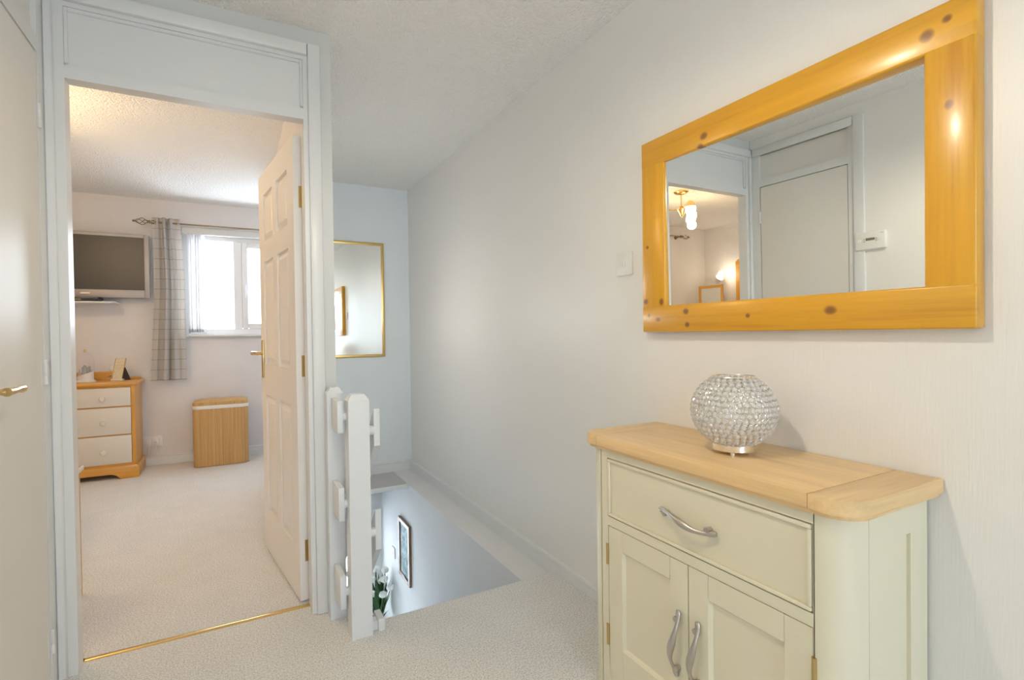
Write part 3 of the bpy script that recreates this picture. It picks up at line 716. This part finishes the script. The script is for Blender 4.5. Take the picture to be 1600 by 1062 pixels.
for x in (.95, 1.12):
    for y in (4.22, 4.62): obj('leg', MB().box(x, x+.025, y, y+.025, -2.6, -1.55), 'dark_wood', ct, None)
fl = thing('flower_vase', (FX, FY, -1.525), 'white artificial tulips with dark green leaves in a green vase downstairs', 'flowers')
obj('vase', MB().lathe([(.03, 0), (.042, .02), (.045, .08), (.036, .16), (.04, .19)], (FX, FY, -1.525), 20), 'vase', fl)
rnd = random.Random(4)
heads = [(.03, -.10, -.955), (.06, -.17, -1.00), (.00, -.16, -1.05), (-.05, .0, -.98), (0, .07, -.93), (.04, .04, -1.03), (-.06, -.05, -1.08), (.05, -.05, -.90)]
for hx_, hy__, hz in heads:
    p0 = Vector((FX, FY, -1.38)); p1 = Vector((FX+hx_, FY+hy__, hz))
    obj('stem', MB().tube([p0, p0.lerp(p1, .5)+Vector((hx_*.1, hy__*.1, .03)), p1], .004, 6), 'stem', fl)
    m = MB(); m.ball((p1.x, p1.y, p1.z+.012), .020, .020, .022, 10, 8)
    for k in range(6):
        a = 2*math.pi*k/6; m.ball((p1.x+.017*math.cos(a), p1.y+.017*math.sin(a), p1.z+.014), .016, .016, .022, 8, 6)
    obj('flower_head', m, 'petal', fl)
for k in range(64):
    a = rnd.uniform(0, 2*math.pi); rad = rnd.uniform(.03, .16); h = rnd.uniform(.14, .46); wd_ = rnd.uniform(.014, .022)
    tip = Vector((min(FX+rad*math.cos(a), 1.145), FY+rad*math.sin(a), -1.36+h)); side = Vector((-math.sin(a), math.cos(a), 0))*wd_
    bs_ = Vector((FX, FY, -1.36)).lerp(tip, rnd.uniform(0, .35)); m = MB(); q = bs_.lerp(tip, .5)+Vector((0, math.sin(a)*.012, .025))
    v = [m.bm.verts.new(x) for x in (bs_-side*.3, bs_+side*.3, q-side, q+side, tip, q+Vector((0, math.sin(a)*.004, .004)))]
    m.bm.faces.new((v[0], v[1], v[3], v[5], v[2])); m.bm.faces.new((v[2], v[5], v[4])); m.bm.faces.new((v[5], v[3], v[4]))
    obj('leaf', m, 'leaf', fl, None)

# ------------------------------------------------------------------ bedroom
TVc, TVr, TVl = -1.095, -.632, -1.558
tv = thing('television', (TVc, 5.40, 1.467), 'silver framed flat television on the bedroom wall', 'television')
ty = 5.375
obj('screen', MB().box(TVl+.03, TVr-.032, ty+.006, ty+.012, 1.53, 1.985), 'tv_screen', tv, None)
m = MB(); m.box(TVl, TVl+.034, ty, ty+.05, 1.467, 2.009, .004, 2); m.box(TVr-.036, TVr, ty, ty+.05, 1.467, 2.009, .004, 2); m.box(TVl+.034, TVr-.036, ty, ty+.05, 1.467, 1.533, .004, 2); m.box(TVl+.034, TVr-.036, ty, ty+.05, 1.98, 2.009, .004, 2)
obj('bezel', m, 'tv_bezel', tv)
obj('back_cover', MB().box(TVl+.02, TVr-.02, ty+.045, ty+.075, 1.49, 1.99), 'black_plastic', tv, None)
obj('wall_bracket', MB().box(TVc-.15, TVc+.15, ty+.075, 5.499, 1.6, 1.85), 'black_plastic', tv, None)
obj('name_badge', MB().box(TVc-.005, TVc+.055, ty-.0015, ty+.001, 1.498, 1.506), 'silver', tv, None)
solo('wall_shelf', MB().box(-1.40, -.855, 5.24, 5.5, 1.415, 1.427, .003), 'white_gloss', 'slim white shelf on the wall under the television', 'shelf', (-1.12, 5.4, 1.415))
sb = thing('set_top_box', (-1.13, 5.36, 1.427), 'black media box on the shelf under the television', 'media box')
obj('case', MB().prism([(-1.30, 1.427), (-1.0, 1.427), (-.965, 1.45), (-.965, 1.462), (-1.335, 1.462), (-1.335, 1.45)], 5.28, 5.46, 'y', .004), 'black_plastic', sb)
obj('front_display', MB().box(-1.2, -1.08, 5.278, 5.281, 1.437, 1.45), 'display', sb, None)

def pole(name, z, y, x_fin, x_end, label, wall_y):
    s = thing(name, (x_fin, y, z), label, 'curtain pole'); d = 1 if x_end > x_fin else -1
    obj('rod', MB().tube([(x_fin+d*.13, y, z), (x_end, y, z)], .007, 12), 'pole_metal', s)
    m = MB(); L_ = .095
    for k in range(4):
        pts = []
        for j in range(13):
            t = j/12; a = k*math.pi/2+t*math.pi; r_ = .026*math.sin(math.pi*t)+.003
            pts.append((x_fin+d*(.022+L_*t), y+r_*math.cos(a), z+r_*math.sin(a)))
        m.tube(pts, .0028, 6)
    m.ball((x_fin+d*.012, y, z), .010); m.lathe([(.012, 0), (.012, .012)], (x_fin+d*.118, y, z), 12, 'x')
    obj('finial', m, 'pole_metal', s)
    obj('pole_bracket', MB().tube([(x_fin+d*.15, y, z), (x_fin+d*.15, wall_y, z)], .007, 8).lathe([(.022, -.008), (.022, 0)], (x_fin+d*.15, wall_y, z), 16, 'y').lathe([(.016, -.01), (.016, .01)], (x_fin+d*.15, y, z), 14, 'x'), 'pole_metal', s)
    m = MB()
    return s
pole('curtain_pole', 2.130, 5.405, -.752, 1.15, 'brass curtain pole with twisted cage finial above the bedroom window', 5.5)
pole('curtain_pole', 2.21, 4.41, -2.56, -2.02, 'brass curtain pole end on the bedroom wall seen in the pine mirror', 4.5)
# curtain: one pleated sheet, narrower at the top
cu = thing('curtain', (-.51, 5.40, .755), 'pale grey eyelet curtain with thin lines beside the bedroom window', 'curtain')
m = MB(); nz, nx = 22, 90; grid = []
def cprof(s):       # fold depth along the width
    return .042*math.sin(s*2*math.pi*4.0+.4)*(.12+.88*math.exp(-((s-.50)/.20)**2))
for j in range(nz+1):
    tz = j/nz; z = 2.170-(2.170-.752)*tz; row = []
    xl = -.610-.045*max(0, (tz-.45)/.55); xr = -.405+.03*min(1, tz*3.0)
    for i in range(nx+1):
        s = i/nx; x = xl+(xr-xl)*s+.008*math.sin(s*2*math.pi*6.4+1)*tz
        row.append(m.bm.verts.new((x, 5.400+cprof(s)*(1.0+.25*tz)+.004*math.sin(5*tz+9*s), z)))
    grid.append(row)
for j in range(nz):
    for i in range(nx): m.bm.faces.new((grid[j][i], grid[j][i+1], grid[j+1][i+1], grid[j+1][i]))
bmesh.ops.solidify(m.bm, geom=m.bm.faces[:], thickness=.003)
obj('cloth', m, 'curtain_cloth', cu, 60)
for x in (-.585, -.52, -.485, -.42):
    n = 20; obj('eyelet', MB().tube([(x, 5.405+.02*math.cos(2*math.pi*k/n), 2.130+.02*math.sin(2*math.pi*k/n)) for k in range(n+1)], .0035, 6), 'chrome', cu)

# chest of drawers
ch = thing('chest_of_drawers', (-1.19, 5.30, 0), 'pine chest with three cream drawers under the television', 'chest of drawers')
KX0, KX1, KY0, KY1 = -1.64, -.718, 5.115, 5.475
obj('top', MB().box(KX0-.02, KX1+.022, KY0-.018, KY1, .748, .775, .006, 2), 'pine_x', ch)
up = [(KX0, .775), (KX0, .790), (KX0+.08, .795)] + [(KX0+.10+.17*k/8, .795+.05*(.5-.5*math.cos(math.pi*k/8))) for k in range(9)] + [(KX1-.10-.17*k/8, .845-.05*(.5-.5*math.cos(math.pi*k/8))) for k in range(9)] + [(KX1-.08, .795), (KX1, .790), (KX1, .775)]
obj('back_upstand', MB().prism(up, KY1-.022, KY1, 'y', .003), 'pine_x', ch)
for x in (KX1-.024, KX0): obj('side', MB().box(x, x+.024, KY0, KY1, .09, .748), 'pine_z', ch, None)
obj('back', MB().box(KX0+.024, KX1-.024, KY1-.012, KY1, .09, .748), 'pine_x', ch, None)
obj('rail', MB().box(KX0+.024, KX1-.024, KY0+.003, KY0+.03, .732, .748).box(KX0+.024, KX1-.024, KY0+.006, KY0+.03, .574, .58).box(KX0+.024, KX1-.024, KY0+.006, KY0+.03, .348, .354).box(KX0+.024, KX1-.024, KY0+.003, KY1-.012, .10, .118), 'pine_x', ch, None)
bp = [(KX0-.018, 0), (KX0+.10, 0)] + [(KX0+.10+.06*k/6, .042*math.sin(math.pi/2*k/6)) for k in range(1, 7)] + [(KX1-.16+.06*k/6, .042*math.cos(math.pi/2*k/6)) for k in range(0, 7)] + [(KX1+.02, 0), (KX1+.02, .085), (KX1+.006, .105), (KX0-.006, .105), (KX0-.018, .085)]
obj('plinth', MB().prism(bp, KY0-.018, KY0, 'y', .002), 'pine_x', ch)
obj('plinth_side', MB().prism([(KY0, 0), (KY0, .105), (KY1, .105), (KY1, 0)], KX1, KX1+.018, 'x', .003), 'pine_y', ch)
for z0, z1, zk in ((.582, .730, .648), (.356, .572, .455), (.120, .346, .222)):
    d_ = obj('drawer', MB().box(KX0+.027, KX1-.027, KY0-.002, KY0+.018, z0, z1, .003, 2), 'white_satin', ch)
    for x in (-.925, -1.43): obj('knob', MB().lathe([(.010, 0), (.009, -.012), (.018, -.018), (.021, -.026), (.017, -.034), (.006, -.038)], (x, KY0-.002, zk), 18, 'y'), 'white_satin', d_)
MATS['drawer_cream'] = plain('drawer_cream', (.72, .68, .62), .4)
for o in ch.children:
    if o.name.startswith('drawer'):
        o.data.materials[0] = MATS['drawer_cream']
        for k in o.children: k.data.materials[0] = MATS['drawer_cream']
# glass dome ornament
DXc, DYc = -1.072, 5.33
gd = thing('glass_dome', (DXc, DYc, .775), 'glass cloche ornament with a wintry scene on the pine chest', 'ornament')
obj('base', MB().lathe([(.068, 0), (.068, .008), (.062, .012)], (DXc, DYc, .775), 32), 'white_gloss', gd)
m = MB(); n = 28; lo, hi = [], []
for k in range(n):
    a = 2*math.pi*k/n; x, y = .055*math.cos(a), .055*math.sin(a)
    lo.append(m.bm.verts.new((DXc+x, DYc+y, .787))); hi.append(m.bm.verts.new((DXc+x, DYc+y, .838+x*.38)))
m.bm.faces.new(lo[::-1]); m.bm.faces.new(hi)
for k in range(n): m.bm.faces.new((lo[k], lo[(k+1) % n], hi[(k+1) % n], hi[k]))
obj('snow_mound', m, 'white_fabric', gd, 60)
obj('winter_scene', MB().box(DXc-.02, DXc+.012, DYc-.012, DYc+.012, .835, .885).box(DXc+.02, DXc+.034, DYc-.01, DYc+.01, .84, .90).prism([(DXc-.024, .885), (DXc+.016, .885), (DXc-.004, .91)], DYc-.014, DYc+.014, 'y'), 'grey_card', gd, None)
m = MB()
for x, h in ((-.036, .06), (-.03, .045), (.042, .05)):
    m.lathe([(.010, 0), (.001, h)], (DXc+x, DYc-.012, .825), 8)
obj('tiny_tree', m, 'grey_plastic', gd, None)
obj('dome', MB().lathe([(.0605, .012), (.0605, .165), (.058, .19), (.050, .212), (.036, .230), (.018, .240), (.004, .242)], (DXc, DYc, .775), 32, cap=False), 'pane_glass', gd, 60)
obj('knob', MB().lathe([(.006, .241), (.005, .248)], (DXc, DYc, .775), 12).ball((DXc, DYc, 1.030), .009), 'brass', gd)
# leaning plaque
pq = thing('leaning_plaque', (-.865, 5.33, .775), 'cream and gold lettered plaque leaning on a black strut on the pine chest', 'plaque', rz=R(-12))
def leaned(m, x0, x1, y0, y1, z0, z1):
    m.prism([(x0, z0), (x1, z0), (x1+.17*(z1-.0), z1), (x0+.17*(z1-.0), z1)], y0, y1, 'y'); return m
obj('board', leaned(MB(), -.034, .034, -.004, .004, .012, .18), 'plaque_print', pq, None, True)
obj('rim', leaned(leaned(MB(), -.038, -.033, -.006, .006, .010, .184), .033, .038, -.006, .006, .010, .184), 'brass', pq, None, True)
obj('strut', MB().prism([(.03, 0), (.095, 0), (.055, .11)], .006, .012, 'y'), 'black_plastic', pq, None, True)
obj('foot', MB().box(-.04, .05, -.02, .02, 0, .012, .002), 'white_gloss', pq, None, True)
obj('bow', MB().ball((-.03, -.012, .105), .012, .006, .022), 'white_fabric', pq, 60, True)
# bamboo hamper
hm = thing('laundry_hamper', (-.115, 5.29, 0), 'bamboo laundry hamper with white liner under the window', 'hamper')
def rrect(x0, x1, y0, y1, r, n=6):
    p = []
    for cx, cy_, a0 in ((x1-r, y1-r, 0), (x0+r, y1-r, 90), (x0+r, y0+r, 180), (x1-r, y0+r, 270)):
        for k in range(n+1): a = R(a0+90*k/n); p.append((cx+r*math.cos(a), cy_+r*math.sin(a)))
    return p
obj('body', MB().prism(rrect(-.328, .098, 5.16, 5.43, .045), .004, .502, 'z', .003), 'bamboo', hm)
obj('liner', MB().prism(rrect(-.332, .102, 5.156, 5.434, .047), .502, .532, 'z', .006), 'liner', hm)
m = MB(); lidp = rrect(-.329, .099, 5.159, 5.431, .046); cxl, cyl = -.115, 5.295
rings_ = []
for f, z in ((1, .532), (1, .556), (.985, .562), (.8, .572), (.4, .579), (.05, .581)): rings_.append([m.bm.verts.new((cxl+(x-cxl)*f, cyl+(y-cyl)*f, z)) for x, y in lidp])
for p, q in zip(rings_, rings_[1:]):
    for k in range(len(p)): m.bm.faces.new((p[k], p[(k+1) % len(p)], q[(k+1) % len(p)], q[k]))
m.bm.faces.new(rings_[0][::-1]); m.bm.faces.new(rings_[-1])
obj('lid', m, 'bamboo', hm)
# socket, plugs, cables
sk = thing('wall_socket', (-.65, 5.5, .21), 'white double wall socket beside the pine chest', 'socket')
obj('plate', MB().box(-.722, -.578, 5.490, 5.5, .168, .256, .003, 2), 'white_plastic', sk)
for x in (-.69, -.61): obj('switch', MB().box(x-.006, x+.006, 5.486, 5.491, .232, .246, .001), 'white_plastic', sk)
pl = thing('plug', (-.625, 5.48, .205), 'white plug in the wall socket with cable trailing to the skirting', 'plug')
obj('plug_body', MB().prism(rrect(-.645, -.60, .185, .235, .012), 5.458, 5.489, 'y', .003), 'white_plastic', pl)
obj('fuse_cap', MB().box(-.632, -.618, 5.4565, 5.4585, .205, .212), 'grey_plastic', pl, None)
obj('cable', MB().tube([(-.625, 5.474, .187), (-.625, 5.47, .15), (-.615, 5.465, .10), (-.59, 5.46, .05), (-.56, 5.455, .018), (-.52, 5.45, .006), (-.40, 5.45, .006)], .0038, 8), 'white_plastic', pl)
p2 = thing('plug', (-.675, 5.48, .20), 'white plug with a short cable hanging next to the pine chest', 'plug')
obj('plug_body', MB().prism(rrect(-.694, -.655, .18, .228, .012), 5.460, 5.489, 'y', .003), 'white_plastic', p2)
obj('cable', MB().tube([(-.675, 5.474, .182), (-.676, 5.474, .165), (-.680, 5.478, .13), (-.684, 5.480, .09)], .0038, 8), 'white_plastic', p2)
# low pine table just inside the doorway, bed beyond
pt = thing('side_table', (-.80, 2.80, 0), 'low pine side table just inside the bedroom doorway', 'table')
obj('table_top', MB().box(-1.09, -.602, 2.66, 2.90, .545, .567, .004, 2), 'pine_x', pt)
obj('edge_glint', MB().box(-.602, -.596, 2.66, 2.90, .546, .566, .002), 'white_gloss', pt)  # white strip stands in for window light glinting off the pine edge
for x in (-1.08, -.634):
    for y in (2.68, 2.85): obj('leg', MB().box(x, x+.028, y, y+.03, 0, .545, .003), 'pine_z', pt)
bd = thing('bed', (-1.9, 3.45, 0), 'bed with white cover, its corner showing beside the pine chest', 'bed')
obj('base', MB().box(-2.86, -.90, 2.93, 3.88, .06, .30, .01), 'white_fabric', bd)
obj('mattress', MB().box(-2.86, -.88, 2.92, 3.90, .30, .48, .04, 3), 'white_fabric', bd)
obj('cover', MB().box(-2.3, -.848, 2.91, 3.925, .34, .505, .03, 3), 'white_fabric', bd)
obj('headboard', MB().box(-2.93, -2.87, 2.93, 3.88, 0, .95, .01), 'pine_y', bd)
for y in (2.94, 3.40): obj('pillow', MB().ball((-2.6, y+.23, .55), .2, .22, .08, 20, 12), 'white_fabric', bd)
# bedroom lamp
bl = thing('bedroom_ceiling_light', (-1.12, 3.29, H), 'brass ceiling light with glowing glass cup shades in the bedroom', 'ceiling light')
cx0, cy0 = -1.12, 3.29
obj('ceiling_rose', MB().lathe([(.065, 0), (.065, -.008), (.05, -.022), (.012, -.03)], (cx0, cy0, H-.002), 28), 'brass', bl)
obj('stem', MB().tube([(cx0, cy0, H-.03), (cx0, cy0, H-.17)], .006, 10), 'brass', bl)
obj('hub', MB().lathe([(.016, -.14), (.042, -.165), (.040, -.175), (.006, -.235), (.002, -.24)], (cx0, cy0, H), 24), 'brass', bl)
for k in range(3):
    a = R(-68+120*k); dx, dy = math.cos(a), math.sin(a)
    ar = obj('arm', MB().tube([(cx0+.03*dx, cy0+.03*dy, H-.165), (cx0+.10*dx, cy0+.10*dy, H-.155), (cx0+.15*dx, cy0+.15*dy, H-.15)], .006, 8), 'brass', bl)
    c = (cx0+.165*dx, cy0+.165*dy, H-.18)
    obj('cup', MB().lathe([(.012, .055), (.030, .04), (.046, .012), (.048, .0)], c, 20, cap=False), 'brass', ar)
    obj('glass_shade', MB().lathe([(.028, .030), (.044, .0), (.046, -.03), (.036, -.058), (.015, -.072), (.003, -.074)], c, 20, cap=False), 'lit_glass', ar)
    lamp('bedroom_bulb', (c[0], c[1], c[2]-.11), BED_W, (1, .69, .35), .04)
# furniture of the bedroom's far corner, seen only in the pine mirror
tc = thing('tallboy', (-2.72, 4.22, 0), 'pine tallboy in the bedroom corner holding the dressing mirror', 'chest of drawers')
obj('carcass', MB().box(-2.94, -2.52, 3.98, 4.46, .06, 1.20, .003), 'pine_z', tc)
obj('top', MB().box(-2.945, -2.49, 3.96, 4.48, 1.20, 1.225, .005), 'pine_y', tc)
obj('plinth', MB().box(-2.94, -2.51, 3.97, 4.47, 0, .06), 'pine_y', tc, None)
for k in range(4):
    z = .10+.272*k; d_ = obj('drawer', MB().box(-2.52, -2.505, 4.0, 4.44, z, z+.255, .003), 'drawer_cream', tc)
    for y in (4.10, 4.34): obj('knob', MB().lathe([(.009, 0), (.018, .012), (.016, .026), (.005, .03)], (-2.505, y, z+.13), 14, 'x'), 'drawer_cream', d_)
dm = thing('dressing_mirror', (-2.68, 4.22, 1.225), 'small pine dressing mirror standing on the tallboy', 'mirror')
y0, y1 = 4.04, 4.39; zt = 1.60
for q0, q1 in ((y0, y0+.035), (y1-.035, y1)): obj('side_stile', MB().box(-2.70, -2.68, q0, q1, 1.24, zt, .004), 'pine_z', dm)
for q0, q1 in ((1.24, 1.275), (zt-.035, zt)): obj('frame_rail', MB().box(-2.70, -2.68, y0+.035, y1-.035, q0, q1, .004), 'pine_y', dm)
obj('glass', MB().box(-2.693, -2.687, y0+.03, y1-.03, 1.27, zt-.03), 'mirror_glass', dm, None)
obj('stand', MB().box(-2.78, -2.62, y0-.01, y1+.01, 1.225, 1.24, .003), 'pine_y', dm)
tl = thing('spot_lamp', (-2.85, 4.26, 1.225), 'small white spot lamp glowing behind the dressing mirror', 'lamp')
obj('base', MB().lathe([(.05, 0), (.05, .015), (.012, .025)], (-2.85, 4.26, 1.225), 20), 'white_plastic', tl)
obj('stem', MB().tube([(-2.85, 4.26, 1.24), (-2.85, 4.26, 1.55), (-2.845, 4.255, 1.62)], .008, 8), 'white_plastic', tl)
obj('shade', MB().tube([(-2.845, 4.25, 1.635), (-2.84, 4.225, 1.67), (-2.83, 4.19, 1.70)], [.018, .036, .045], 18, cap=False), 'white_plastic', tl)
obj('bulb', MB().ball((-2.832, 4.195, 1.69), .035), 'lit_spot', tl)
lamp('spot_lamp_bulb', (-2.80, 4.15, 1.74), TABLE_W, (1, .82, .58), .03)
tm = thing('bedroom_mirror', (-2.93, 3.7, 1.24), 'pine framed mirror with clipped corners on the bedroom wall beside the tallboy', 'mirror')
y0, y1, z0, z1 = 3.38, 4.03, 1.24, 1.90
for q0, q1, n_ in ((y0, y0+.085, 1), (y1-.085, y1, -1)): obj('side_stile', MB().box(-2.95, -2.915, q0, q1, z0+.09, z1-.09, .004), 'pine_z', tm)
obj('top_rail', MB().prism([(y0, z1-.09), (y1, z1-.09), (y1, z1-.03), (y1-.03, z1), (y0+.03, z1), (y0, z1-.03)], -2.95, -2.915, 'x', .003), 'pine_y', tm)
obj('bottom_rail', MB().box(-2.95, -2.915, y0, y1, z0, z0+.09, .004), 'pine_y', tm)
obj('glass', MB().box(-2.94, -2.93, y0+.08, y1-.08, z0+.085, z1-.085), 'mirror_glass', tm, None)
